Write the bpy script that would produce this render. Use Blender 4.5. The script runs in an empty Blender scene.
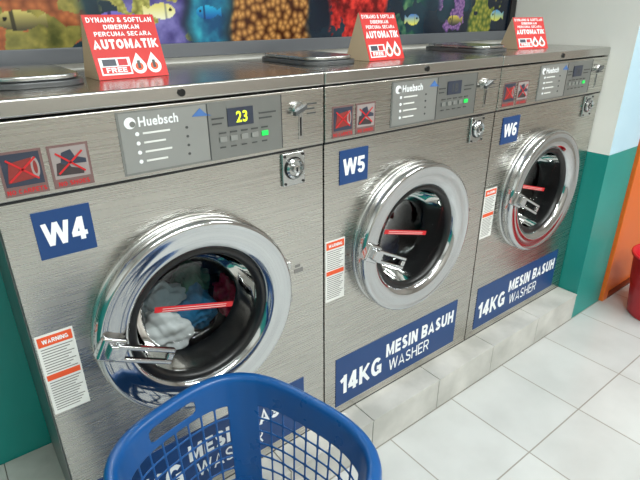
import bpy, bmesh, math, random
import numpy as np
from mathutils import Vector, Matrix
random.seed(3)
S=bpy.context.scene
COL=S.collection
try:
    S.view_settings.view_transform='Standard'
except Exception: pass

# ---------------------------------------------------------------- materials
def lin(c):
    return tuple([(x/255/12.92 if x/255<=0.04045 else ((x/255+0.055)/1.055)**2.4) for x in c])+(1,)
def mat(name,c,rough=0.5,metal=0.0,**kw):
    m=bpy.data.materials.new(name); m.use_nodes=True
    b=m.node_tree.nodes['Principled BSDF']
    b.inputs['Base Color'].default_value=lin(c)
    b.inputs['Roughness'].default_value=rough
    b.inputs['Metallic'].default_value=metal
    for k,v in kw.items():
        b.inputs[k].default_value=v
    nt=m.node_tree
    tc=nt.nodes.new('ShaderNodeTexCoord'); nz=nt.nodes.new('ShaderNodeTexNoise')
    nz.inputs['Scale'].default_value=9; nz.inputs['Detail'].default_value=4
    mr=nt.nodes.new('ShaderNodeMapRange'); mr.inputs['To Min'].default_value=max(0.02,rough-0.05); mr.inputs['To Max'].default_value=min(1,rough+0.06)
    nt.links.new(tc.outputs['Object'],nz.inputs['Vector']); nt.links.new(nz.outputs['Fac'],mr.inputs['Value'])
    nt.links.new(mr.outputs['Result'],b.inputs['Roughness'])
    return m
def paint(name,c,c2,rough=0.5,scale=2.5,bump=0.02):
    m=bpy.data.materials.new(name); m.use_nodes=True
    nt=m.node_tree; b=nt.nodes['Principled BSDF']
    tc=nt.nodes.new('ShaderNodeTexCoord'); nz=nt.nodes.new('ShaderNodeTexNoise')
    nz.inputs['Scale'].default_value=scale; nz.inputs['Detail'].default_value=6
    cr=nt.nodes.new('ShaderNodeValToRGB')
    cr.color_ramp.elements[0].position=0.35; cr.color_ramp.elements[0].color=lin(c)
    cr.color_ramp.elements[1].position=0.7; cr.color_ramp.elements[1].color=lin(c2)
    nt.links.new(tc.outputs['Object'],nz.inputs['Vector']); nt.links.new(nz.outputs['Fac'],cr.inputs['Fac'])
    nt.links.new(cr.outputs['Color'],b.inputs['Base Color'])
    n2=nt.nodes.new('ShaderNodeTexNoise'); n2.inputs['Scale'].default_value=120
    nt.links.new(tc.outputs['Object'],n2.inputs['Vector'])
    bp=nt.nodes.new('ShaderNodeBump'); bp.inputs['Strength'].default_value=bump*5; bp.inputs['Distance'].default_value=0.002
    nt.links.new(n2.outputs['Fac'],bp.inputs['Height']); nt.links.new(bp.outputs['Normal'],b.inputs['Normal'])
    b.inputs['Roughness'].default_value=rough
    return m
def brushed(name,c,r0,r1,scl,bump=0.0,var=0.015,wave=0.0):
    m=bpy.data.materials.new(name); m.use_nodes=True
    nt=m.node_tree; b=nt.nodes['Principled BSDF']; b.inputs['Metallic'].default_value=1
    tc=nt.nodes.new('ShaderNodeTexCoord'); mp=nt.nodes.new('ShaderNodeMapping'); mp.inputs['Scale'].default_value=scl
    nz=nt.nodes.new('ShaderNodeTexNoise'); nz.inputs['Scale'].default_value=1; nz.inputs['Detail'].default_value=3
    nt.links.new(tc.outputs['Object'],mp.inputs['Vector']); nt.links.new(mp.outputs['Vector'],nz.inputs['Vector'])
    mr=nt.nodes.new('ShaderNodeMapRange'); mr.inputs['To Min'].default_value=r0; mr.inputs['To Max'].default_value=r1
    nt.links.new(nz.outputs['Fac'],mr.inputs['Value']); nt.links.new(mr.outputs['Result'],b.inputs['Roughness'])
    cr=nt.nodes.new('ShaderNodeValToRGB')
    cr.color_ramp.elements[0].position=0.3; cr.color_ramp.elements[0].color=lin([v*(1-var) for v in c])
    cr.color_ramp.elements[1].position=0.7; cr.color_ramp.elements[1].color=lin([min(255,v*(1+var)) for v in c])
    nt.links.new(nz.outputs['Fac'],cr.inputs['Fac']); nt.links.new(cr.outputs['Color'],b.inputs['Base Color'])
    if bump>0:
        bp=nt.nodes.new('ShaderNodeBump'); bp.inputs['Strength'].default_value=bump; bp.inputs['Distance'].default_value=0.001
        nt.links.new(nz.outputs['Fac'],bp.inputs['Height']); nt.links.new(bp.outputs['Normal'],b.inputs['Normal'])
        if wave>0:   # gentle oil-canning of the sheet metal
            n3=nt.nodes.new('ShaderNodeTexNoise'); n3.inputs['Scale'].default_value=4.0; n3.inputs['Detail'].default_value=1
            b3=nt.nodes.new('ShaderNodeBump'); b3.inputs['Strength'].default_value=wave; b3.inputs['Distance'].default_value=0.01
            nt.links.new(tc.outputs['Object'],n3.inputs['Vector']); nt.links.new(n3.outputs['Fac'],b3.inputs['Height']); nt.links.new(b3.outputs['Normal'],bp.inputs['Normal'])
    return m
STEEL=brushed('brushed_steel',(192,189,183),0.24,0.31,(3,60,300),0.003,0.03,0.5)
STEELTOP=brushed('brushed_steel_top',(192,190,186),0.2,0.27,(3,260,60),0.003,0.02,0.25)
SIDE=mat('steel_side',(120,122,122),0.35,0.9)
CHROME=mat('chrome',(196,198,200),0.09,1.0)
BRIGHT=mat('satin_metal',(190,191,190),0.25,1.0)
LIDM=mat('lid_grey',(96,98,100),0.3,0.5)
BLACK=mat('black_rubber',(14,14,15),0.35)
DARK=mat('dark_gap',(22,22,24),0.6)
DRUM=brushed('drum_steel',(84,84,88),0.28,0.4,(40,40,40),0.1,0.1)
NAVY=mat('navy_vinyl',(18,60,114),0.4)
WHITE=mat('white_vinyl',(238,240,242),0.45)
PAPER=mat('paper_white',(222,222,218),0.6)
ORANGEL=mat('label_orange',(226,84,40),0.5)
TXT=mat('label_print',(120,118,116),0.6)
REDS=mat('sticker_red',(196,30,36),0.45)
STKBG=mat('sticker_grey',(128,100,98),0.35,0.4)
STKDK=mat('sticker_dark',(48,54,70),0.4)
STKLT=mat('sticker_light',(150,140,138),0.4)
SHOE=mat('sticker_shoe',(60,50,52),0.4)
CARP=mat('sticker_carpet',(132,44,40),0.5)
OVER=mat('overlay_grey',(140,142,140),0.32,0.7)
OVER2=mat('overlay_light',(160,162,160),0.32,0.6)
LINE=mat('overlay_line',(70,72,72),0.5)
def emis(name,c,s,base=(10,10,10)):
    m=mat(name,base,0.4); b=m.node_tree.nodes['Principled BSDF']
    b.inputs['Emission Color'].default_value=lin(c); b.inputs['Emission Strength'].default_value=s
    return m
LED=emis('led_digits',(225,250,50),1.8)
GREEN=emis('green_led',(40,235,90),0.8,(20,160,70))
BLUEP=mat('basket_blue',(14,80,144),0.28)
REDP=mat('red_plastic',(200,24,40),0.35)
CARDR=mat('card_red',(206,34,30),0.5)
CARDB=mat('card_back',(206,184,154),0.7)
GLASS=bpy.data.materials.new('door_glass'); GLASS.use_nodes=True
nt=GLASS.node_tree; nt.nodes.clear()
o=nt.nodes.new('ShaderNodeOutputMaterial'); mx=nt.nodes.new('ShaderNodeMixShader'); tr=nt.nodes.new('ShaderNodeBsdfTransparent'); gl=nt.nodes.new('ShaderNodeBsdfGlossy'); fr=nt.nodes.new('ShaderNodeFresnel')
tr.inputs['Color'].default_value=(0.8,0.82,0.83,1); gl.inputs['Roughness'].default_value=0.03; fr.inputs['IOR'].default_value=1.28
nt.links.new(fr.outputs['Fac'],mx.inputs['Fac']); nt.links.new(tr.outputs['BSDF'],mx.inputs[1]); nt.links.new(gl.outputs['BSDF'],mx.inputs[2]); nt.links.new(mx.outputs['Shader'],o.inputs['Surface'])

# ---------------------------------------------------------------- mesh builder
class MB:
    def __init__(s): s.v=[];s.f=[];s.m=[];s.mats=[]
    def mi(s,m):
        if m not in s.mats: s.mats.append(m)
        return s.mats.index(m)
    def box(s,x0,x1,y0,y1,z0,z1,m,skip=''):
        b=len(s.v); s.v+=[(x,y,z) for z in (z0,z1) for y in (y0,y1) for x in (x0,x1)]
        fs={'b':(0,2,3,1),'t':(4,5,7,6),'f':(0,1,5,4),'k':(2,6,7,3),'l':(0,4,6,2),'r':(1,3,7,5)}
        for k,f in fs.items():
            if k in skip: continue
            s.f.append([b+i for i in f]); s.m.append(s.mi(m))
    def plate(s,x0,x1,z0,z1,y,m,th=0.001):
        s.box(x0,x1,y-th,y,z0,z1,m)
    def poly(s,pts,y,m,th=0.001):
        b=len(s.v); n=len(pts)
        s.v+=[(p[0],y-th,p[1]) for p in pts]+[(p[0],y,p[1]) for p in pts]
        s.f.append([b+i for i in range(n)]); s.m.append(s.mi(m))
        for i in range(n):
            j=(i+1)%n; s.f.append([b+i,b+n+i,b+n+j,b+j]); s.m.append(s.mi(m))
    def disc(s,cx,cz,r,y,m,th=0.001,n=24,rz=None):
        rz=rz or r
        s.poly([(cx+r*math.cos(2*math.pi*i/n),cz+rz*math.sin(2*math.pi*i/n)) for i in range(n)],y,m,th)
    def rev(s,prof,cx,cz,m,n=72,close0=False,close1=False,k_=1.0):
        b=len(s.v); k=len(prof)
        for r,y in prof:
            r*=k_
            for i in range(n):
                a=2*math.pi*i/n; s.v.append((cx+r*math.cos(a),y,cz+r*math.sin(a)))
        for j in range(k-1):
            for i in range(n):
                i2=(i+1)%n
                s.f.append([b+j*n+i,b+j*n+i2,b+(j+1)*n+i2,b+(j+1)*n+i]); s.m.append(s.mi(m))
        if close1: s.f.append([b+(k-1)*n+i for i in range(n)]); s.m.append(s.mi(m))
        if close0: s.f.append([b+i for i in range(n)][::-1]); s.m.append(s.mi(m))
    def make(s,name,parent=None,loc=(0,0,0),smooth=False,bevel=0,recalc=True,rot=None,bw=None):
        me=bpy.data.meshes.new(name); me.from_pydata(s.v,[],s.f); 
        for m in s.mats: me.materials.append(m)
        me.polygons.foreach_set('material_index',s.m)
        if recalc:
            bm=bmesh.new(); bm.from_mesh(me); bmesh.ops.recalc_face_normals(bm,faces=bm.faces); bm.to_mesh(me); bm.free()
        if smooth: me.polygons.foreach_set('use_smooth',[True]*len(me.polygons))
        ob=bpy.data.objects.new(name,me); COL.objects.link(ob); ob.location=loc
        if rot: ob.rotation_euler=rot
        if parent: ob.parent=parent
        if bevel:
            bv=ob.modifiers.new('bevel','BEVEL'); bv.width=bevel; bv.segments=3; bv.limit_method='ANGLE'; bv.harden_normals=False
            me.polygons.foreach_set('use_smooth',[True]*len(me.polygons))
            try:
                wn=ob.modifiers.new('wn','WEIGHTED_NORMAL'); wn.keep_sharp=True
            except Exception: pass
        return ob
def empty(name,loc=(0,0,0),rot=(0,0,0)):
    e=bpy.data.objects.new(name,None); COL.objects.link(e); e.location=loc; e.rotation_euler=rot; e.empty_display_size=0.1
    return e
def text(name,body,x0,x1,z0,z1,y,m,parent,bold=0.012,space=1.08):
    cu=bpy.data.curves.new('t','FONT'); cu.body=body; cu.size=1; cu.offset=bold; cu.extrude=0.001; cu.space_character=space
    ob=bpy.data.objects.new('t',cu); COL.objects.link(ob)
    dg=bpy.context.evaluated_depsgraph_get(); me=bpy.data.meshes.new_from_object(ob.evaluated_get(dg))
    bpy.data.objects.remove(ob)
    n=len(me.vertices); a=np.zeros(n*3); me.vertices.foreach_get('co',a); a=a.reshape(-1,3)
    mn=a.min(0); mxx=a.max(0); b=np.zeros_like(a)
    b[:,0]=x0+(a[:,0]-mn[0])/(mxx[0]-mn[0])*(x1-x0)
    b[:,2]=z0+(a[:,1]-mn[1])/(mxx[1]-mn[1])*(z1-z0)
    b[:,1]=y-0.0004*(a[:,2]-mn[2])/(mxx[2]-mn[2])
    me.vertices.foreach_set('co',b.ravel()); me.materials.clear(); me.materials.append(m)
    o=bpy.data.objects.new(name,me); COL.objects.link(o); o.parent=parent
    return o
def arc(cx,cy,rx,ry,a0,a1,n=12):
    return [(cx+rx*math.cos(math.radians(a0+(a1-a0)*k/n)),cy+ry*math.sin(math.radians(a0+(a1-a0)*k/n))) for k in range(n+1)]
def glyphs(t):
    h=t/2; T=1-h; 
    g={}
    g['A']=(0.78,[[(h*0.9,0),(0.39,1-h*0.6),(0.78-h*0.9,0)],[(0.2,0.27),(0.58,0.27)]])
    g['B']=(0.70,[[(h,0),(h,1)],[(h,T),(0.4,T)]+arc(0.4,0.75-h/2+0.0,0.2,T-0.75+h/2,90,-90)+[(h,0.5)],[(h,h),(0.42,h)]+arc(0.42,0.27,0.28-h,0.27-h,-90,90)+[(h,0.54-h*0.4)]])
    g['C']=(0.72,[arc(0.38,0.5,0.38-h,0.5-h,42,318,18)])
    g['D']=(0.72,[[(h,0),(h,1)],[(h,T),(0.3,T)]+arc(0.3,0.5,0.42-h,T-0.5,90,-90,16)+[(h,h)]])
    g['E']=(0.62,[[(h,0),(h,1)],[(h,T),(0.62,T)],[(h,h),(0.62,h)],[(h,0.52),(0.57,0.52)]])
    g['F']=(0.58,[[(h,0),(h,1)],[(0.58,T),(h,T)],[(h,0.48),(0.52,0.48)]])
    g['G']=(0.77,[arc(0.39,0.5,0.39-h,0.5-h,42,310,18),[(0.77-h,0.05),(0.77-h,0.5)],[(0.77,0.44),(0.42,0.44)]])
    g['H']=(0.72,[[(h,0),(h,1)],[(0.72-h,0),(0.72-h,1)],[(h,0.52),(0.72-h,0.52)]])
    g['I']=(t,[[(h,0),(h,1)]])
    g['K']=(0.74,[[(h,0),(h,1)],[(0.66,1),(h,0.36)],[(0.30,0.52),(0.68,0)]])
    g['L']=(0.58,[[(h,0),(h,1)],[(h,h),(0.58,h)]])
    g['M']=(0.88,[[(h,0),(h,1)],[(0.88-h,0),(0.88-h,1)],[(h*1.1,1),(0.44,0.12),(0.88-h*1.1,1)]])
    g['N']=(0.72,[[(h,0),(h,1)],[(0.72-h,0),(0.72-h,1)],[(h*1.1,0.97),(0.72-h*1.1,0.03)]])
    g['O']=(0.80,[arc(0.40,0.5,0.40-h,0.5-h,0,360,24)])
    g['P']=(0.66,[[(h,0),(h,1)],[(h,T),(0.38,T)]+arc(0.38,0.68,0.28-h,T-0.68,90,-90)+[(h,0.36+h)]])
    g['R']=(0.73,[[(h,0),(h,1)],[(h,T),(0.42,T)]+arc(0.42,0.70,0.28-h,T-0.70,90,-90)+[(h,0.40+h)],[(0.38,0.45),(0.64,0)]])
    g['S']=(0.67,[arc(0.335,0.72,0.30-h,T-0.72,25,270,14)+arc(0.335,0.27,0.335-h,0.27-h,90,-155,14)])
    g['T']=(0.64,[[(0,T),(0.64,T)],[(0.32,0),(0.32,T)]])
    g['U']=(0.72,[[(h,1),(h,0.36)]+arc(0.36,0.36,0.36-h,0.36-h,180,360,14)+[(0.72-h,1)]])
    g['W']=(1.06,[[(h*0.8,1),(0.28,0.0)],[(0.28,0.0),(0.53,1)],[(0.53,1),(0.78,0.0)],[(0.78,0.0),(1.06-h*0.8,1)]])
    g['Y']=(0.72,[[(h*0.8,1),(0.36,0.45),(0.72-h*0.8,1)],[(0.36,0.45),(0.36,0)]])
    g['&']=(0.76,[[(0.70,0.0),(0.20,0.66)]+arc(0.33,0.78,0.15,0.14,190,-20)+[(0.16,0.40)]+arc(0.30,0.25,0.22,0.17,150,290)+[(0.66,0.45)]])
    g['1']=(0.42,[[(0.42-h,0),(0.42-h,1)],[(0.42-h,0.86),(0.02,0.70)]])
    g['4']=(0.64,[[(0.53-h,0),(0.53-h,1)],[(0.53-h*1.2,0.96),(0.08,0.30)],[(0.0,0.28),(0.64,0.28)]])
    g['5']=(0.60,[[(0.56,T),(0.13,T)],[(0.16,1),(0.11,0.48)],[(0.10,0.54)]+arc(0.30,0.32,0.30-h,0.33-h,120,-160,16)])
    g['6']=(0.62,[arc(0.31,0.31,0.31-h,0.31-h,0,360,20),arc(0.35,0.5,0.35-h,0.5-h,200,55,12)])
    g[' ']=(0.26,[])
    return g
def sans(name,body,x0,x1,z0,z1,y,m,parent,t=0.2,gap=0.09):
    g=glyphs(t); V=[];Fc=[]; x=0; k=0
    for ch in body:
        w,strokes=g[ch]
        for st in strokes:
            P=[Vector(p) for p in st]; n=len(P); closed=(P[0]-P[-1]).length<1e-4 and n>3
            Lf=[];Rt=[]
            for i in range(n):
                if closed: a=P[i]-P[i-1 if i>0 else n-2]; b=P[(i+1) if i<n-1 else 1]-P[i]
                else:
                    a=P[i]-P[i-1] if i>0 else P[1]-P[0]; b=P[i+1]-P[i] if i<n-1 else P[-1]-P[-2]
                a=a.normalized() if a.length>1e-6 else b.normalized(); b=b.normalized() if b.length>1e-6 else a
                na=Vector((-a.y,a.x)); nb=Vector((-b.y,b.x)); mm=na+nb
                if mm.length<0.3: mm=na
                mm=mm.normalized(); s_=min(1.7,1/max(0.3,mm.dot(na)))*t/2
                Lf.append(P[i]+mm*s_); Rt.append(P[i]-mm*s_)
            o_=len(V); yy=y-0.0004-0.00002*(k%8); k+=1
            for p in Lf+Rt: V.append([x+p.x,yy,min(1.0,max(0.0,p.y))])
            for i in range(n-1): Fc.append([o_+n+i,o_+n+i+1,o_+i+1,o_+i])
        x+=w+gap
    x-=gap
    for v in V:
        v[0]=x0+v[0]/x*(x1-x0); v[2]=z0+v[2]*(z1-z0)
    me=bpy.data.meshes.new(name); me.from_pydata(V,[],Fc); me.materials.append(m)
    o=bpy.data.objects.new(name,me); COL.objects.link(o); o.parent=parent
    return o

PL=0.126   # plinth height
W=0.66; H=0.995; YB=0.42

# ---------------------------------------------------------------- washing machines
CX,CZ=0.313,0.524
DS=1.055
def front_panel(m):
    mb=MB(); x0,x1,z0,z1=0.0025,W-0.0025,0.004,0.834
    cx,cz,R=CX,CZ,0.18
    angs=set([2*math.pi*i/64 for i in range(64)])
    for (x,z) in ((x0,z0),(x1,z0),(x1,z1),(x0,z1)):
        angs.add(math.atan2(z-cz,x-cx)%(2*math.pi))
    angs=sorted(angs); n=len(angs)
    inn=[];out=[]
    for a in angs:
        c,s=math.cos(a),math.sin(a); inn.append((cx+R*c,cz+R*s))
        t=min([(x1-cx)/c if c>1e-9 else 1e9,(x0-cx)/c if c<-1e-9 else 1e9,(z1-cz)/s if s>1e-9 else 1e9,(z0-cz)/s if s<-1e-9 else 1e9])
        out.append((cx+t*c,cz+t*s))
    for p in out: mb.v.append((p[0],0,p[1]))
    for p in inn: mb.v.append((p[0],0,p[1]))
    for p in out: mb.v.append((p[0],0.012,p[1]))
    for p in inn: mb.v.append((p[0],0.03,p[1]))
    for i in range(n):
        j=(i+1)%n
        for q in ((i,j,n+j,n+i),(i,2*n+i,2*n+j,j),(n+i,n+j,3*n+j,3*n+i)):
            mb.f.append(list(q)); mb.m.append(mb.mi(m))
    return mb
def rotp(pts,cx,cz,a):
    c,s=math.cos(a),math.sin(a)
    return [(cx+(x-cx)*c-(z-cz)*s, cz+(x-cx)*s+(z-cz)*c) for x,z in pts]
LOGOB=mat('logo_blue',(70,110,170),0.4)
def washer(idx):
    e=empty('washing_machine',(idx*W,0,PL))
    mb=MB()
    mb.box(0.002,W-0.002,0.010,YB-0.001,0.0,0.964,SIDE,skip='f')
    mb.box(0.004,W-0.004,0.012,0.02,0.834,0.966,DARK)
    mb.box(0.0,0.0022,0.02,YB-0.002,0.0,0.96,SIDE)
    mb.make('carcass',e)
    front_panel(STEEL).make('front_panel',e)
    mb=MB(); mb.box(0.002,W-0.002,-0.004,0.012,0.839,0.963,STEEL); mb.make('control_panel',e,bevel=0.002)
    mb=MB(); mb.box(0.0005,W-0.0005,-0.006,YB-0.002,0.967,H,STEELTOP); mb.make('top_lid',e,bevel=0.004)
    mb=MB(); mb.box(0.002,W-0.002,-0.001,0.012,0.834,0.839,DARK); mb.box(0.002,W-0.002,0.0,0.012,0.0,0.004,DARK)
    mb.disc(W*0.5,0.981,0.007,-0.006,BLACK,0.003)
    mb.make('panel_seams',e)
    def rr(x0,x1,y0,y1,z0,z1,r,m,name,bev):
        bm_=MB(); pts=[]
        for (cx_,cy_,a0) in ((x1-r,y0+r,-90),(x1-r,y1-r,0),(x0+r,y1-r,90),(x0+r,y0+r,180)):
            for k in range(9):
                a=math.radians(a0+90*k/8); pts.append((cx_+r*math.cos(a),cy_+r*math.sin(a)))
        n=len(pts); bm_.v=[(p[0],p[1],z0) for p in pts]+[(p[0],p[1],z1) for p in pts]
        bm_.f=[list(range(n))[::-1],list(range(n,2*n))]+[[i,(i+1)%n,n+(i+1)%n,n+i] for i in range(n)]; bm_.m=[bm_.mi(m)]*len(bm_.f)
        bm_.make(name,e,bevel=bev)
    rr(0.045,0.205,0.10,0.36,H,H+0.010,0.05,LIDM,'dispenser_base',0.002)
    rr(0.052,0.198,0.108,0.352,H+0.0105,H+0.020,0.045,BRIGHT,'dispenser_lid',0.003)
    yp=-0.004
    mb=MB()
    mb.plate(0.208,0.545,0.846,0.958,yp,OVER,0.0012)
    mb.plate(0.212,0.375,0.850,0.955,yp-0.0012,OVER2,0.0008)
    y2=yp-0.002
    mb.disc(0.230,0.938,0.010,y2,WHITE); mb.disc(0.234,0.936,0.005,y2-0.001,OVER)
    for i in range(4):
        z=0.918-0.0165*i
        mb.disc(0.240,z,0.0035,y2,WHITE); mb.plate(0.250,0.300-0.01*(i%2),z-0.0016,z+0.0016,y2,PAPER)
        mb.disc(0.333,z,0.0025,y2,LINE)
    mb.plate(0.376,0.3775,0.848,0.956,y2,LINE)
    mb.poly([(0.345,0.936),(0.362,0.95),(0.372,0.94),(0.385,0.934)],y2,LOGOB)
    mb.plate(0.418,0.476,0.908,0.943,y2,STKDK)
    for i in range(5):
        x=0.398+0.024*i
        mb.plate(x,x+0.015,0.880,0.890,y2,GREEN if i==4 else OVER2,0.002)
        mb.plate(x,x+0.015,0.896,0.899,y2,LINE)
        mb.plate(x,x+0.012,0.868,0.8705,y2,LINE)
    mb.plate(0.385,0.41,0.925,0.928,y2,LINE); mb.plate(0.385,0.405,0.915,0.918,y2,LINE)
    mb.plate(0.49,0.53,0.925,0.928,y2,LINE); mb.plate(0.49,0.52,0.915,0.918,y2,LINE)
    mb.plate(0.544,0.5455,0.846,0.958,yp,LINE,0.002)
    for k,(a,b) in enumerate(((0.022,0.085),(0.093,0.156))):
        mb.plate(a,b,0.846,0.918,yp,STKBG); mb.plate(a+0.004,b-0.004,0.862,0.914,yp-0.001,STKDK if k==0 else STKLT,0.0006)
        c=(a+b)/2
        if k==0:
            mb.poly([(a+0.008,0.868),(b-0.012,0.872),(b-0.016,0.905),(a+0.014,0.900)],yp-0.0016,CARP,0.0004)
            mb.disc(b-0.013,0.889,0.006,yp-0.0018,STKLT,0.0004,rz=0.017)
            mb.disc(b-0.013,0.889,0.003,yp-0.0022,CARP,0.0002,rz=0.011)
        else:
            mb.poly([(a+0.007,0.868),(b-0.014,0.866),(b-0.012,0.873),(c,0.880),(c-0.006,0.891),(a+0.010,0.888)],yp-0.0016,SHOE,0.0004)
            mb.poly([(a+0.016,0.886),(b-0.007,0.884),(b-0.007,0.891),(c+0.008,0.897),(c+0.003,0.909),(a+0.020,0.905)],yp-0.0019,STKDK,0.0003)
        for sgn in (1,-1):
            pts=[(c-0.027,0.8862),(c+0.027,0.8862),(c+0.027,0.8892),(c-0.027,0.8892)]
            mb.poly(rotp(pts,c,0.8877,sgn*math.radians(40)),yp-0.0024,REDS,0.0003)
    mb.make('control_graphics',e)
    sans('sticker_text_1','NO CARPETS',0.025,0.082,0.8495,0.857,yp-0.001,REDS,e,t=0.2,gap=0.12)
    sans('sticker_text_2','NO SHOES',0.100,0.149,0.8495,0.857,yp-0.001,REDS,e,t=0.2,gap=0.12)
    text('logo_text','Huebsch',0.245,0.318,0.930,0.947,y2,WHITE,e,bold=0.022)
    text('display_digits',{0:'23',1:'18',2:'30'}[idx],0.437,0.462,0.914,0.936,y2-0.001,LED if idx==0 else LINE,e,bold=0.02)
    mb=MB()
    mb.rev([(0.015,-0.004),(0.015,-0.012),(0.012,-0.015)],0.584,0.925,BRIGHT,28,close1=True)
    mb.poly([(0.570,0.921),(0.570,0.913),(0.600,0.925),(0.600,0.934)],-0.012,LIDM,0.010)
    mb.box(0.592,0.596,-0.0055,-0.004,0.866,0.906,BLACK); mb.box(0.588,0.600,-0.005,-0.004,0.858,0.91,BRIGHT)
    mb.plate(0.612,0.638,0.93,0.933,yp,LINE); mb.plate(0.612,0.632,0.92,0.923,yp,LINE); mb.plate(0.612,0.635,0.91,0.913,yp,LINE)
    mb.make('coin_slot',e)
    mb=MB(); mb.box(0.541,0.603,-0.007,0.0,0.757,0.833,BRIGHT); mb.make('coin_vault_plate',e,bevel=0.004)
    mb=MB(); mb.rev([(0.023,-0.007),(0.023,-0.014),(0.019,-0.017),(0.0165,-0.013),(0.0165,-0.010)],0.572,0.797,CHROME,36)
    mb.rev([(0.0165,-0.010),(0.009,-0.010),(0.0085,-0.018),(0.004,-0.019)],0.572,0.797,BRIGHT,36,close1=True)
    mb.rev([(0.0255,-0.0072),(0.0255,-0.0082),(0.023,-0.0082)],0.572,0.797,BLACK,36)
    mb.box(0.5705,0.5735,-0.0205,-0.019,0.792,0.802,BLACK)
    for (x,z) in ((0.548,0.764),(0.596,0.764),(0.548,0.826),(0.596,0.826)): mb.rev([(0.003,-0.007),(0.003,-0.009)],x,z,BLACK,12,close1=True)
    mb.make('coin_vault_lock',e,smooth=False)
    mb=MB(); mb.plate(0.048,0.140,0.727,0.812,0.0,NAVY,0.002); mb.make('number_sign',e)
    sans('number_text','W%d'%(4+idx),0.059,0.129,0.749,0.791,-0.002,WHITE,e,t=0.21,gap=0.06)
    mb=MB(); mb.plate(0.042,0.588,0.032,0.205,0.0,NAVY,0.0015); mb.make('capacity_sign',e)
    sans('capacity_text','14KG',0.060,0.228,0.070,0.138,-0.0015,WHITE,e,t=0.22,gap=0.11)
    sans('washer_text_my','MESIN BASUH',0.246,0.572,0.120,0.170,-0.0015,WHITE,e,t=0.23,gap=0.11)
    sans('washer_text_en','WASHER',0.262,0.452,0.060,0.104,-0.0015,WHITE,e,t=0.13,gap=0.12)
    mb=MB(); a,b=0.005,0.069
    mb.plate(a,b,0.410,0.586,0.0,PAPER,0.001)
    mb.plate(a+0.003,b-0.003,0.562,0.582,-0.001,ORANGEL,0.0005)
    mb.plate(a+0.003,b-0.003,0.488,0.500,-0.001,ORANGEL,0.0005)
    for i in range(11):
        z=0.556-0.0057*i; mb.plate(a+0.005,b-0.005-0.012*((i*7)%3)/2,z-0.0009,z+0.0009,-0.001,TXT,0.0004)
    for i in range(12):
        z=0.482-0.0057*i; mb.plate(a+0.005,b-0.005-0.012*((i*5)%4)/3,z-0.0009,z+0.0009,-0.001,TXT,0.0004)
    mb.plate(0.572,0.586,0.545,0.552,0.0,TXT); mb.plate(0.569,0.594,0.53,0.541,0.0,TXT)
    mb.make('warning_label',e)
    sans('warning_text','WARNING',a+0.010,b-0.010,0.5675,0.5765,-0.0015,WHITE,e,t=0.2)
    # door
    mb=MB()
    mb.rev([(0.209,0.0),(0.209,-0.006),(0.206,-0.010),(0.16,-0.010)],CX,CZ,BRIGHT,96,k_=DS)
    mb.make('door_bezel',e,smooth=True)
    mb=MB()
    mb.rev([(0.198,-0.010),(0.206,-0.016),(0.209,-0.026),(0.209,-0.036),(0.206,-0.044),(0.201,-0.048),(0.196,-0.047),(0.190,-0.044),(0.178,-0.0455),(0.164,-0.044),(0.153,-0.039),(0.147,-0.032),(0.144,-0.022)],CX,CZ,CHROME,128,k_=DS)
    mb.make('door_ring',e,smooth=True)
    mb=MB()
    mb.rev([(0.147,-0.028),(0.141,-0.031),(0.134,-0.027),(0.130,-0.016),(0.127,0.0),(0.123,0.03),(0.120,0.06)],CX,CZ,BLACK,96,k_=DS)
    mb.rev([(0.168,-0.008),(0.168,0.028),(0.15,0.05),(0.12,0.06)],CX,CZ,BLACK,96,k_=DS)
    mb.make('door_gasket',e,smooth=True)
    mb=MB(); mb.rev([(0.130,-0.016),(0.1265,0.0),(0.119,0.035),(0.107,0.060),(0.085,0.076),(0.045,0.084),(0.004,0.085)],CX,CZ,GLASS,72,close1=True,k_=DS)
    mb.make('door_glass',e,smooth=True)
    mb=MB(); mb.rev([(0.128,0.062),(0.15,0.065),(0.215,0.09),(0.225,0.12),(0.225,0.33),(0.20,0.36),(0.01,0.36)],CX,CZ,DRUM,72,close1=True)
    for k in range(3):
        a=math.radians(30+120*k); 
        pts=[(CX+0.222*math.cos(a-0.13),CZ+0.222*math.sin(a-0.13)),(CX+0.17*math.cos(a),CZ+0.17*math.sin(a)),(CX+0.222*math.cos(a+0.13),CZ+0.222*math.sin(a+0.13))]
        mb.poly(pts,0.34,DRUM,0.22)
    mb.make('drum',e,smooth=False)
    mb=MB()
    ra=math.radians(-16)
    R=lambda x0,x1,z0,z1: rotp([(x0,z0),(x1,z0),(x1,z1),(x0,z1)],CX,CZ,ra)
    mb.poly(R(CX-0.092,CX+0.092,CZ-0.003,CZ+0.010),0.012,REDS,0.0008)
    for i in range(2):
        mb.poly(R(CX-0.075,CX+0.075,CZ+0.0045-0.005*i,CZ+0.0055-0.005*i),0.0112,PAPER,0.0003)
    mb.make('door_label',e)
    he=bpy.data.objects.new('handle',None); COL.objects.link(he); he.parent=e; he.location=(CX-0.194,-0.048,CZ+0.018); he.rotation_euler=(0,math.radians(28),0)
    mb=MB(); mb.box(-0.026,0.022,-0.014,0.012,-0.024,0.024,CHROME); mb.make('handle_base',he,bevel=0.006)
    mb=MB(); mb.box(0.0,0.118,-0.026,-0.014,-0.017,-0.008,CHROME); mb.box(0.0,0.118,-0.026,-0.014,0.008,0.017,CHROME)
    mb.box(0.104,0.118,-0.026,-0.014,-0.008,0.008,CHROME); mb.box(-0.012,0.02,-0.026,-0.012,-0.014,0.014,CHROME)
    mb.make('handle_lever',he,bevel=0.003)
    mb=MB(); mb.box(0.210,0.234,-0.024,0.0,-0.055,-0.035,BRIGHT); mb.box(0.210,0.234,-0.024,0.0,0.035,0.055,BRIGHT)
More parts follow.
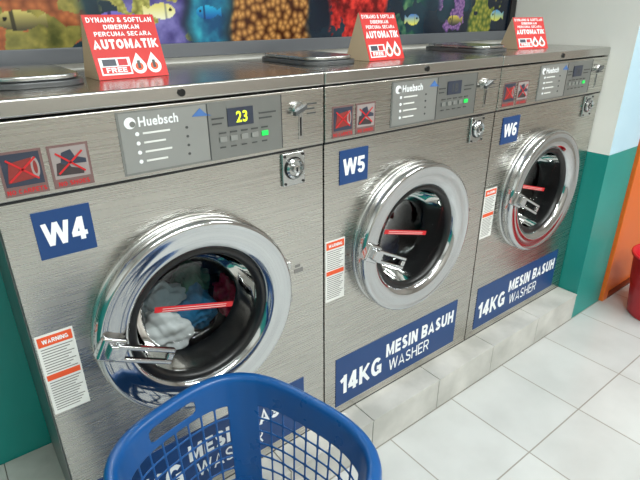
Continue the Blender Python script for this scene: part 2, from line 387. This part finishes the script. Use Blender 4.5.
    mb.make('hinges',e,loc=(CX,0,CZ),bevel=0.004)
    return e
washers=[washer(i) for i in range(3)]

def cloth(name,c,loc,r,sc,seed,parent):
    bm=bmesh.new(); bmesh.ops.create_icosphere(bm,subdivisions=5,radius=1)
    rnd=random.Random(seed); ph=[rnd.uniform(0,6) for _ in range(9)]
    for v in bm.verts:
        x,y,z=v.co
        d=0.2*math.sin(5*x+ph[0]+2*math.sin(3*z+ph[1]))+0.14*abs(math.sin(7*z+ph[2]+2*math.sin(4*y+ph[3])))+0.1*math.sin(13*y+ph[4]+3*x)+0.09*abs(math.sin(11*x+ph[5]+5*z))
        v.co*=1+d*0.8
    me=bpy.data.meshes.new(name); bm.to_mesh(me); bm.free()
    me.polygons.foreach_set('use_smooth',[True]*len(me.polygons))
    me.materials.append(mat(name+'_cloth',c,0.85))
    o=bpy.data.objects.new(name,me); COL.objects.link(o); o.location=loc; o.scale=(r*sc[0],r*sc[1],r*sc[2]); o.parent=parent
cloth('laundry_white',(228,232,230),(0.285,0.165,0.405),0.06,(1.1,0.8,1.0),1,washers[0])
cloth('laundry_grey',(130,150,156),(0.29,0.175,0.475),0.042,(1.2,0.8,0.9),7,washers[0])
cloth('laundry_teal',(24,100,140),(0.370,0.18,0.43),0.05,(1.0,0.9,1.1),2,washers[0])
cloth('laundry_green',(30,100,80),(0.38,0.20,0.49),0.04,(1.0,0.9,1.0),9,washers[0])
cloth('laundry_pink',(190,36,76),(0.475,0.20,0.41),0.036,(0.7,0.9,1.4),3,washers[0])
cloth('laundry_dark',(30,34,46),(0.36,0.25,0.39),0.085,(1.5,0.7,0.9),4,washers[0])
cloth('laundry_navy',(24,34,60),(0.36,0.22,0.38),0.07,(1.6,0.8,0.7),5,washers[1])

# ---------------------------------------------------------------- tent cards
def card(x,y,rz,hs=1.0):
    e=empty('promotional_tent_card',(x,y,PL+H+0.0005),(0,0,rz)); e.scale=(1,1,hs)
    w,h,d=0.140,0.118,0.045
    mb=MB()
    mb.v=[(-w/2,-d,0),(w/2,-d,0),(w/2,d,0),(-w/2,d,0),(-w/2,-0.001,h),(w/2,-0.001,h),(w/2,0.001,h),(-w/2,0.001,h)]
    mb.mats=[CARDR,CARDB]
    mb.f=[[0,1,5,4],[2,3,7,6],[4,5,6,7],[0,3,2,1],[3,0,4,7],[1,2,6,5]]; mb.m=[0,1,1,1,1,1]
    mb.make('card_body',e)
    fr=bpy.data.objects.new('card_face',None); COL.objects.link(fr); fr.parent=e; fr.location=(0,-d-0.0005,0); fr.rotation_euler=(-math.atan2(d,h),0,0)
    L=math.hypot(d,h)
    mb=MB(); mb.plate(-w/2,w/2,0,L,0,CARDR,0.0006)
    mb.plate(-w/2+0.008,-w/2+0.068,0.008,0.042,-0.0006,WHITE,0.0004)
    mb.plate(-w/2+0.011,-w/2+0.065,0.011,0.024,-0.001,CARDR,0.0003)
    mb.plate(-w/2+0.014,-w/2+0.040,0.026,0.039,-0.001,STKDK,0.0003)
    mb.plate(-w/2+0.044,-w/2+0.062,0.026,0.039,-0.001,REDS,0.0003)
    for cx in (0.014,0.045):
        pts=[(cx,0.050)]+[(cx+0.0145*math.cos(a),0.022+0.0145*math.sin(a)) for a in [math.radians(k) for k in range(20,-201,-20)]]
        mb.poly(pts[::-1],-0.0006,WHITE,0.0004)
        mb.disc(cx,0.022,0.008,-0.001,ORANGEL,0.0003)
        mb.plate(cx-0.003,cx+0.003,0.018,0.034,-0.0013,LINE,0.0002)
    mb.make('card_front',fr)
    sans('card_text_1','DYNAMO & SOFTLAN',-w/2+0.006,w/2-0.006,0.111,0.121,-0.0006,WHITE,fr,t=0.2,gap=0.12)
    sans('card_text_2','DIBERIKAN',-0.035,0.035,0.0975,0.1065,-0.0006,WHITE,fr,t=0.2,gap=0.12)
    sans('card_text_3','PERCUMA SECARA',-0.056,0.056,0.084,0.093,-0.0006,WHITE,fr,t=0.2,gap=0.12)
    sans('card_text_4','AUTOMATIK',-w/2+0.006,w/2-0.006,0.059,0.078,-0.0006,WHITE,fr,t=0.25,gap=0.12)
    sans('card_text_5','FREE',-w/2+0.018,-w/2+0.058,0.0125,0.0225,-0.0013,WHITE,fr,t=0.22)
card(0.302,0.195,math.radians(2),0.97)
card(W+0.315,0.17,math.radians(4),0.98)
card(2*W+0.36,0.16,math.radians(-12),0.84)

# ---------------------------------------------------------------- laundry basket
def basket():
    e=empty('laundry_basket',(0.233,-0.322,0.0),(0,0,math.radians(14)))
    a,b,n=0.174,0.200,2.9
    Ht=0.42+PL
    def per(t,s):
        c,q=math.cos(t),math.sin(t)
        return (a*s*math.copysign(abs(c)**(2/n),c), b*s*math.copysign(abs(q)**(2/n),q))
    M=2000; ts=[2*math.pi*i/M for i in range(M+1)]; P=[per(t,1) for t in ts]
    L=[0]
    for i in range(M): L.append(L[-1]+math.dist(P[i],P[i+1]))
    def at(s,sc):
        s=(s%1.0)*L[-1]
        i=int(np.searchsorted(L,s,side='right'))-1; i=min(i,M-1)
        f=(s-L[i])/(L[i+1]-L[i]); t=ts[i]+(ts[i+1]-ts[i])*f
        return per(t,sc)
    U=40
    sw=0.17          # strut share of every unit
    us=[]
    # unit = strut + opening; two extra lines close to the strut keep the openings squarish
    for i in range(U): us+= [i/U, (i+sw)/U, (i+sw+0.16)/U, (i+1-0.16)/U]
    N=len(us)
    corners=[L[int(M*k/8)]/L[-1] for k in (1,3,5,7)]
    def nearcorner(i):
        s=(i+0.58)/U
        return any(min(abs(s-c),1-abs(s-c))<0.019 for c in corners)
    zs=[0.0,0.05]; hole=[False]
    z=0.05
    nrow=13
    top=Ht-0.062
    hstep=(top-z)/nrow
    for r in range(nrow):
        zs+=[z+hstep*0.14,z+hstep*0.70,z+hstep*0.84]; hole+=[True,True,True]
        zs.append(z+hstep); hole.append(False)
        z+=hstep
    zs+= [Ht-0.050,Ht-0.022,Ht-0.010]; hole+=['solid','handle','solid']
    def sc(z): return 0.78+0.22*(z/Ht)**0.9
    bm=bmesh.new()
    grid=[[bm.verts.new((*at(u,sc(z)),z)) for u in us] for z in zs]
    for j in range(len(zs)-1):
        for i in range(N):
            unit=i//4; ishole=(i%4!=0)
            s=us[i]
            if hole[j]==True and ishole and not nearcorner(unit): continue
            if hole[j]=='handle' and (abs(s-0.25)<0.045 or abs(s-0.75)<0.045): continue
            i2=(i+1)%N
            bm.faces.new((grid[j][i],grid[j][i2],grid[j+1][i2],grid[j+1][i]))
    prof=[(1.0,Ht-0.010),(1.01,Ht-0.002),(1.04,Ht),(1.085,Ht-0.001),(1.11,Ht-0.007),(1.115,Ht-0.022),(1.11,Ht-0.034)]
    prev=grid[-1]
    for k,(s_,z_) in enumerate(prof[1:]):
        ring=[bm.verts.new((*at(u,s_),z_)) for u in us]
        for i in range(N):
            i2=(i+1)%N; bm.faces.new((prev[i],prev[i2],ring[i2],ring[i]))
        prev=ring
    ring=grid[0]
    for k,s_ in enumerate((0.85,0.8,0.6,0.55,0.35,0.3)):
        r2=[bm.verts.new((*at(u,s_*sc(0)),0.0)) for u in us]
        for i in range(N):
            if k%2==0 and k>0 and i%4!=0: continue
            i2=(i+1)%N; bm.faces.new((ring[i2],ring[i],r2[i],r2[i2]))
        ring=r2
    bm.faces.new(ring)
    # drop verts that carry no face (inside the openings)
    bmesh.ops.delete(bm,geom=[v for v in bm.verts if not v.link_faces],context='VERTS')
    bmesh.ops.recalc_face_normals(bm,faces=bm.faces)
    me=bpy.data.meshes.new('basket_shell'); bm.to_mesh(me); bm.free()
    me.polygons.foreach_set('use_smooth',[True]*len(me.polygons)); me.materials.append(BLUEP)
    o=bpy.data.objects.new('basket_shell',me); COL.objects.link(o); o.parent=e; o.location=(0,0,0.003)
    so=o.modifiers.new('sol','SOLIDIFY'); so.thickness=0.003; so.offset=0
    sb=o.modifiers.new('sub','SUBSURF'); sb.levels=1; sb.render_levels=1
basket()

# ---------------------------------------------------------------- red plastic bucket
def bucket():
    e=empty('plastic_bucket',(2.305,-0.30,0))
    def revz(name,prof,m,th=0):
        bm=bmesh.new(); n=48; rows=[[bm.verts.new((r*math.cos(2*math.pi*i/n),r*math.sin(2*math.pi*i/n),z)) for i in range(n)] for r,z in prof]
        for j in range(len(rows)-1):
            for i in range(n): bm.faces.new((rows[j][i],rows[j][(i+1)%n],rows[j+1][(i+1)%n],rows[j+1][i]))
        bm.faces.new(rows[0][::-1]); bmesh.ops.recalc_face_normals(bm,faces=bm.faces)
        me=bpy.data.meshes.new(name); bm.to_mesh(me); bm.free(); me.polygons.foreach_set('use_smooth',[True]*len(me.polygons)); me.materials.append(m)
        o=bpy.data.objects.new(name,me); COL.objects.link(o); o.parent=e; return o
    o=revz('bucket_shell',[(0.11,0.002),(0.113,0.006),(0.128,0.14),(0.131,0.145),(0.131,0.16),(0.134,0.165),(0.143,0.275),(0.152,0.277),(0.154,0.285),(0.150,0.29),(0.141,0.288),(0.129,0.16),(0.108,0.01)],REDP)
    cu=bpy.data.curves.new('bucket_handle','CURVE'); cu.dimensions='3D'; cu.bevel_depth=0.003
    sp=cu.splines.new('POLY'); sp.points.add(24)
    for i in range(25):
        a=math.pi*i/24; sp.points[i].co=(0.155*math.cos(a),-0.155*math.sin(a)*0.95,0.27-0.08*math.sin(a)*0.9+0.0,1)
    ho=bpy.data.objects.new('bucket_handle',cu); COL.objects.link(ho); ho.parent=e; cu.materials.append(BRIGHT)
bucket()

# ---------------------------------------------------------------- room
X0,X1,Y0,CE=-1.3,4.2,-3.2,2.6
m=bpy.data.materials.new('floor_tiles'); m.use_nodes=True; nt=m.node_tree; b=nt.nodes['Principled BSDF']
tc=nt.nodes.new('ShaderNodeTexCoord'); mp=nt.nodes.new('ShaderNodeMapping'); mp.inputs['Location'].default_value=(0.04,0.085,0)
br=nt.nodes.new('ShaderNodeTexBrick'); br.offset=0; br.squash=1
br.inputs['Scale'].default_value=1; br.inputs['Brick Width'].default_value=0.30; br.inputs['Row Height'].default_value=0.30
br.inputs['Mortar Size'].default_value=0.0025; br.inputs['Mortar Smooth'].default_value=0.3
br.inputs['Color1'].default_value=lin((204,206,205)); br.inputs['Color2'].default_value=lin((197,199,198)); br.inputs['Mortar'].default_value=lin((156,152,144))
nz=nt.nodes.new('ShaderNodeTexNoise'); nz.inputs['Scale'].default_value=5; nz.inputs['Detail'].default_value=8
mx=nt.nodes.new('ShaderNodeMix'); mx.data_type='RGBA'; mx.blend_type='MULTIPLY'; mx.inputs['Factor'].default_value=0.35
cr=nt.nodes.new('ShaderNodeValToRGB'); cr.color_ramp.elements[0].position=0.35; cr.color_ramp.elements[0].color=(0.7,0.7,0.69,1); cr.color_ramp.elements[1].position=0.62; cr.color_ramp.elements[1].color=(1,1,1,1)
L=nt.links.new
L(tc.outputs['Object'],mp.inputs['Vector']); L(mp.outputs['Vector'],br.inputs['Vector']); L(tc.outputs['Object'],nz.inputs['Vector']); L(nz.outputs['Fac'],cr.inputs['Fac'])
L(br.outputs['Color'],mx.inputs['A']); L(cr.outputs['Color'],mx.inputs['B']); L(mx.outputs['Result'],b.inputs['Base Color'])
bp=nt.nodes.new('ShaderNodeBump'); bp.inputs['Strength'].default_value=0.4; bp.inputs['Distance'].default_value=0.002; bp.invert=True
L(br.outputs['Fac'],bp.inputs['Height']); L(bp.outputs['Normal'],b.inputs['Normal']); b.inputs['Roughness'].default_value=0.3
FLOOR=m
TEAL=paint('teal_paint',(20,136,128),(26,146,138),0.35)
WHITEP=paint('white_paint',(232,232,226),(240,239,234),0.5)
PALE=paint('pale_blue_paint',(176,206,222),(186,214,228),0.45)
ORANGE=paint('orange_paint',(220,102,26),(230,114,34),0.4)
CREAM=paint('cream_paint',(174,168,160),(184,178,170),0.6)
CEIL=paint('ceiling_white',(220,220,216),(228,228,224),0.7)
def slab(name,x0,x1,y0,y1,z0,z1,m,bevel=0):
    mb=MB(); mb.box(x0,x1,y0,y1,z0,z1,m); return mb.make(name,bevel=bevel)
slab('floor',X0,X1,Y0,YB,-0.1,0,FLOOR)
slab('ceiling',X0,X1,Y0,YB,CE,CE+0.1,CEIL)
TEALTOP=0.735
mb=MB(); mb.box(X0,X1,YB,YB+0.1,0,PL+0.9,TEAL); mb.box(X0,X1,YB,YB+0.1,PL+0.9,CE,WHITEP); mb.make('wall_back')
mb=MB(); mb.box(X0-0.1,X0,Y0,YB,0,1.1,TEAL); mb.box(X0-0.1,X0,Y0,YB,1.1,CE,WHITEP); mb.make('wall_left')
mb=MB(); mb.box(X1,X1+0.1,Y0,YB,0,CE,CREAM); mb.make('wall_right')
mb=MB(); mb.box(X0,X1,Y0-0.1,Y0,0,CE,CREAM); mb.make('wall_front')
PX0,PX1,PY=1.983,2.232,-0.083
mb=MB(); mb.box(PX0,PX1,PY,YB-0.001,0,TEALTOP,TEAL)
mb.box(PX0,PX1,PY,YB-0.001,TEALTOP,CE,WHITEP,skip='f')
mb.v+=[(PX0,PY,TEALTOP),(PX1,PY,TEALTOP),(PX1,PY,CE),(PX0,PY,CE)]; n=len(mb.v); mb.f.append([n-4,n-3,n-2,n-1]); mb.m.append(mb.mi(PALE))
mb.make('wall_pillar')
e=empty('door_1',(PX1,0,0))
mb=MB(); mb.box(0.055,0.90,-0.082,-0.045,0.012,2.08,ORANGE); mb.make('door_leaf',e,bevel=0.003)
mb=MB(); mb.box(0.002,0.05,-0.10,0.0,0,2.13,ORANGE); mb.box(0.905,0.955,-0.10,0.0,0,2.13,ORANGE); mb.box(0.05,0.905,-0.10,0.0,2.085,2.13,ORANGE); mb.make('door_frame',e,bevel=0.003)
mb=MB(); mb.box(0.05,0.905,-0.10,-0.03,0,0.010,mat('threshold',(120,50,24),0.5)); mb.make('door_threshold',e)
mb=MB(); mb.rev([(0.012,-0.082),(0.012,-0.12),(0.028,-0.13),(0.028,-0.145),(0.02,-0.15)],0.83,1.0,BRIGHT,24,close1=True); mb.make('door_knob',e,smooth=True)
mb=MB(); mb.box(PX1+0.001,X1-0.001,0.0,0.1,0,CE,CREAM); mb.make('wall_doorside')

MARB=paint('plinth_marble',(172,171,165),(208,206,200),0.3,scale=7,bump=0.0)
GROUT=mat('grout',(120,116,108),0.8)
mb=MB(); mb.box(X0+0.001,PX0-0.002,-0.079,YB-0.002,0.0005,PL-0.004,GROUT)
mb.make('tiled_plinth')
pl=bpy.data.objects['tiled_plinth']
mb=MB(); x=PX0-0.002
while x>X0+0.05:
    xa=max(X0+0.002,x-0.30)
    mb.box(xa+0.0012,x-0.0012,-0.085,-0.0795,0.002,PL-0.0075,MARB)
    mb.box(xa+0.0012,x-0.0012,-0.087,YB-0.003,PL-0.0060,PL-0.0004,MARB)
    x=xa
mb.make('plinth_tiles',pl,bevel=0.0012)

# mural (reef photograph print painted procedurally from layered noise)
def mural():
    e=empty('aquarium_mural',(0,0,0))
    xa,xb,za,zb=-0.5,1.945,PL+1.043,PL+1.75
    nx,nz_=900,260
    X,Z=np.meshgrid(np.linspace(xa,xb,nx),np.linspace(za,zb,nz_))
    rs=np.random.RandomState(5)
    tab=rs.rand(512,512)
    def vn(x,z):
        xi=np.floor(x).astype(int); zi=np.floor(z).astype(int); fx=x-xi; fz=z-zi
        fx=fx*fx*(3-2*fx); fz=fz*fz*(3-2*fz); g=lambda i,j: tab[i%512,j%512]
        return (g(xi,zi)*(1-fx)+g(xi+1,zi)*fx)*(1-fz)+(g(xi,zi+1)*(1-fx)+g(xi+1,zi+1)*fx)*fz
    def fbm(s,o=0,oct=4):
        r=0;a=0.5
        for k in range(oct): r=r+a*vn(X*s*2**k+o+17.3*k,Z*s*2**k+o*1.7+9.1*k); a*=0.5
        return r/(1-0.5**oct)
    def lerp(a,b,t): t=np.clip(t,0,1)[...,None]; return np.array(a,float)*(1-t)+np.array(b,float)*t
    w1=fbm(14,3)-0.5; w2=fbm(14,40)-0.5
    Xw=X+0.03*w1
    def cells(s,o):
        gx=(X+0.012*w1)*s+o; gz=(Z+0.012*w2)*s+o; best=np.full(X.shape,9.0); cid=np.zeros(X.shape)
        ix=np.floor(gx).astype(int); iz=np.floor(gz).astype(int)
        for a in (-1,0,1):
            for b in (-1,0,1):
                px=ix+a+tab[(ix+a)%512,(iz+b)%512]; pz=iz+b+tab[(iz+b+77)%512,(ix+a+31)%512]
                d=np.hypot(gx-px,gz-pz); u=d<best; best=np.where(u,d,best); cid=np.where(u,tab[(ix+a+5)%512,(iz+b+200)%512],cid)
        return best,cid
    C=lerp((14,24,40),(40,70,80),fbm(8,1)*1.6-0.4)
    def zone(x0,x1,soft=0.03):
        xx=Xw+0.05*(fbm(9,60)-0.5)
        return np.clip((xx-x0)/soft,0,1)*np.clip((x1-xx)/soft,0,1)
    def put(C,col,m): return C*(1-m[...,None])+col*m[...,None]
    c1,i1=cells(55,0.3); c2,i2=cells(90,7.1); c3,i3=cells(26,11.7)
    col=lerp((70,74,40),(170,156,80),fbm(40,5)*1.5-0.3); col=put(col,lerp((110,60,40),(190,110,66),1-c1),(i3>0.7)*1.0)
    C=put(C,col,zone(-0.6,0.30)*(fbm(10,8)>0.36))
    col=lerp((50,44,100),(130,124,190),fbm(30,15)*1.6-0.4); col=put(col,lerp((100,100,44),(190,184,100),1-c2),(i3>0.55)*1.0)
    C=put(C,col,zone(0.33,0.56)*(fbm(12,18)>0.38))
    col=lerp((16,70,110),(60,180,195),fbm(25,25)*1.6-0.4); C=put(C,col,zone(0.55,0.66))
    col=lerp((60,30,14),(206,150,86),1.05-c1*1.3); C=put(C,col,zone(0.66,0.94,0.015)*(Z<za+0.14+0.1*fbm(8,2)))
    col=lerp((90,10,16),(216,56,48),fbm(60,35)*2.2-0.6); C=put(C,col,zone(0.99,1.26,0.02)*(Z<za+0.16+0.08*fbm(8,2))*(fbm(22,36)>0.42))
    col=lerp((20,60,60),(110,150,100),fbm(35,45)*2-0.8); C=put(C,col,zone(1.27,1.45)*(fbm(16,48)>0.55))
    col=lerp((60,40,90),(150,110,160),1-c2); C=put(C,col,zone(1.50,1.72)*(fbm(16,58)>0.56))
    col=lerp((40,70,30),(160,150,60),1-c1); C=put(C,col,zone(1.68,1.94)*(fbm(14,68)>0.56))
    hi=np.clip((Z-za-0.28)/0.15,0,1); C=put(C,lerp((20,70,130),(50,130,180),fbm(5,80)*1.4-0.2),hi*(fbm(7,81)>0.35))
    for (fx,fz,a,b_,ca,cb,k) in [(0.16,1.10,0.040,0.020,(206,190,110),(70,66,50),1),(0.36,1.098,0.035,0.020,(120,110,200),(60,50,130),1),(0.48,1.118,0.034,0.018,(216,204,112),(230,230,200),-1),(0.60,1.115,0.03,0.016,(40,170,210),(20,80,150),1),(1.38,1.09,0.03,0.018,(70,120,200),(230,220,90),-1),(1.60,1.085,0.035,0.018,(210,190,80),(40,40,50),1),(1.86,1.1,0.035,0.02,(90,150,210),(220,210,80),1),(0.0,1.3,0.08,0.04,(240,150,40),(255,255,255),1),(0.8,1.45,0.1,0.05,(60,120,220),(240,220,40),-1),(1.3,1.5,0.09,0.045,(240,200,40),(20,20,60),1)]:
        fz+=PL; dx=(X-fx)/a*k; dz=(Z-fz)/b_
        body=(dx**2+dz**2)<1; tail=(dx>0.85)&(dx<1.4)&(np.abs(dz)<(dx-0.75)*1.2)
        sh=lerp(cb,ca,0.5+0.5*dz); mk=(body|tail)*1.0
        C=put(C,sh,mk); C=put(C,np.array(cb,float)*0.6,(body&(np.abs(dx+0.25)<0.08))*0.8)
        C[((dx+0.6)**2*4+(dz-0.2)**2)<0.05]=10
    C=np.clip(C/255,0,1)**2.2
    v=np.stack([X.ravel(),np.full(X.size,YB-0.008),Z.ravel()],1)
    idx=np.arange(nx*nz_).reshape(nz_,nx)
    f=np.stack([idx[:-1,:-1],idx[:-1,1:],idx[1:,1:],idx[1:,:-1]],-1).reshape(-1,4)
    me=bpy.data.meshes.new('mural_print'); me.from_pydata(v.tolist(),[],f.tolist())
    ca=me.color_attributes.new('paint','FLOAT_COLOR','POINT')
    ca.data.foreach_set('color',np.concatenate([C.reshape(-1,3),np.ones((nx*nz_,1))],1).astype(np.float32).ravel())
    m=bpy.data.materials.new('mural_print'); m.use_nodes=True; nt=m.node_tree; b=nt.nodes['Principled BSDF']
    at=nt.nodes.new('ShaderNodeVertexColor'); at.layer_name='paint'; nt.links.new(at.outputs['Color'],b.inputs['Base Color']); b.inputs['Roughness'].default_value=0.25
    me.materials.append(m)
    o=bpy.data.objects.new('mural_print',me); COL.objects.link(o); o.parent=e
    FR=mat('mural_frame',(104,107,112),0.4,0.3)
    mb=MB(); t=0.034
    mb.box(xa-t,xb+t,YB-0.018,YB-0.001,za-t,za,FR); mb.box(xa-t,xb+t,YB-0.018,YB-0.001,zb,zb+t,FR)
    mb.box(xa-t,xa,YB-0.018,YB-0.001,za,zb,FR); mb.box(xb,xb+t,YB-0.018,YB-0.001,za,zb,DARK)
    mb.make('mural_frame',e,bevel=0.002)
mural()

# ---------------------------------------------------------------- lights
TUBE=emis('tube_emission',(248,255,252),9.0,(240,240,240))
HOUS=mat('lamp_housing',(235,235,235),0.4)
for (x,y) in ((0.3,-1.5),(2.3,-1.5),(1.2,-2.6)):
    e=empty('fluorescent_light',(x,y,CE))
    mb=MB(); mb.box(-0.62,0.62,-0.09,0.09,-0.05,-0.0005,HOUS); mb.make('housing',e,bevel=0.005)
    mb=MB()
    for dy in (-0.045,0.045):
        b0=len(mb.v); n=12
        for xx in (-0.58,0.58):
            for i in range(n):
                a=2*math.pi*i/n; mb.v.append((xx,dy+0.013*math.cos(a),-0.068+0.013*math.sin(a)))
        for i in range(n):
            mb.f.append([b0+i,b0+(i+1)%n,b0+n+(i+1)%n,b0+n+i]); mb.m.append(mb.mi(TUBE))
    mb.make('tubes',e,smooth=True)
    la=bpy.data.lights.new('lamp','AREA'); la.shape='RECTANGLE'; la.size=1.2; la.size_y=0.16; la.energy=40; la.color=(0.95,1.0,0.985)
    lo=bpy.data.objects.new('lamp_light',la); COL.objects.link(lo); lo.parent=e; lo.location=(0,0,-0.09)
w=bpy.data.worlds.new('world'); S.world=w; w.use_nodes=True; w.node_tree.nodes['Background'].inputs[0].default_value=(0.6,0.65,0.7,1); w.node_tree.nodes['Background'].inputs[1].default_value=0.4

# ---------------------------------------------------------------- camera
pi,ya,ro=math.radians(24.186),math.radians(52.478),math.radians(-0.366)
hd=Vector((math.cos(ya),math.sin(ya),0)); R=Vector((math.sin(ya),-math.cos(ya),0)); Zv=Vector((0,0,1))
Fw=hd*math.cos(pi)-Zv*math.sin(pi); U=hd*math.sin(pi)+Zv*math.cos(pi)
R2=R*math.cos(ro)+U*math.sin(ro); U2=U*math.cos(ro)-R*math.sin(ro)
c=bpy.data.cameras.new('camera'); co=bpy.data.objects.new('camera',c); COL.objects.link(co)
M=Matrix((R2,U2,-Fw)).transposed().to_4x4(); M.translation=Vector((-0.0436,-0.9013,1.1083+PL)); co.matrix_world=M
c.sensor_width=36; c.lens=502.41/640*36; c.clip_start=0.01
S.camera=co
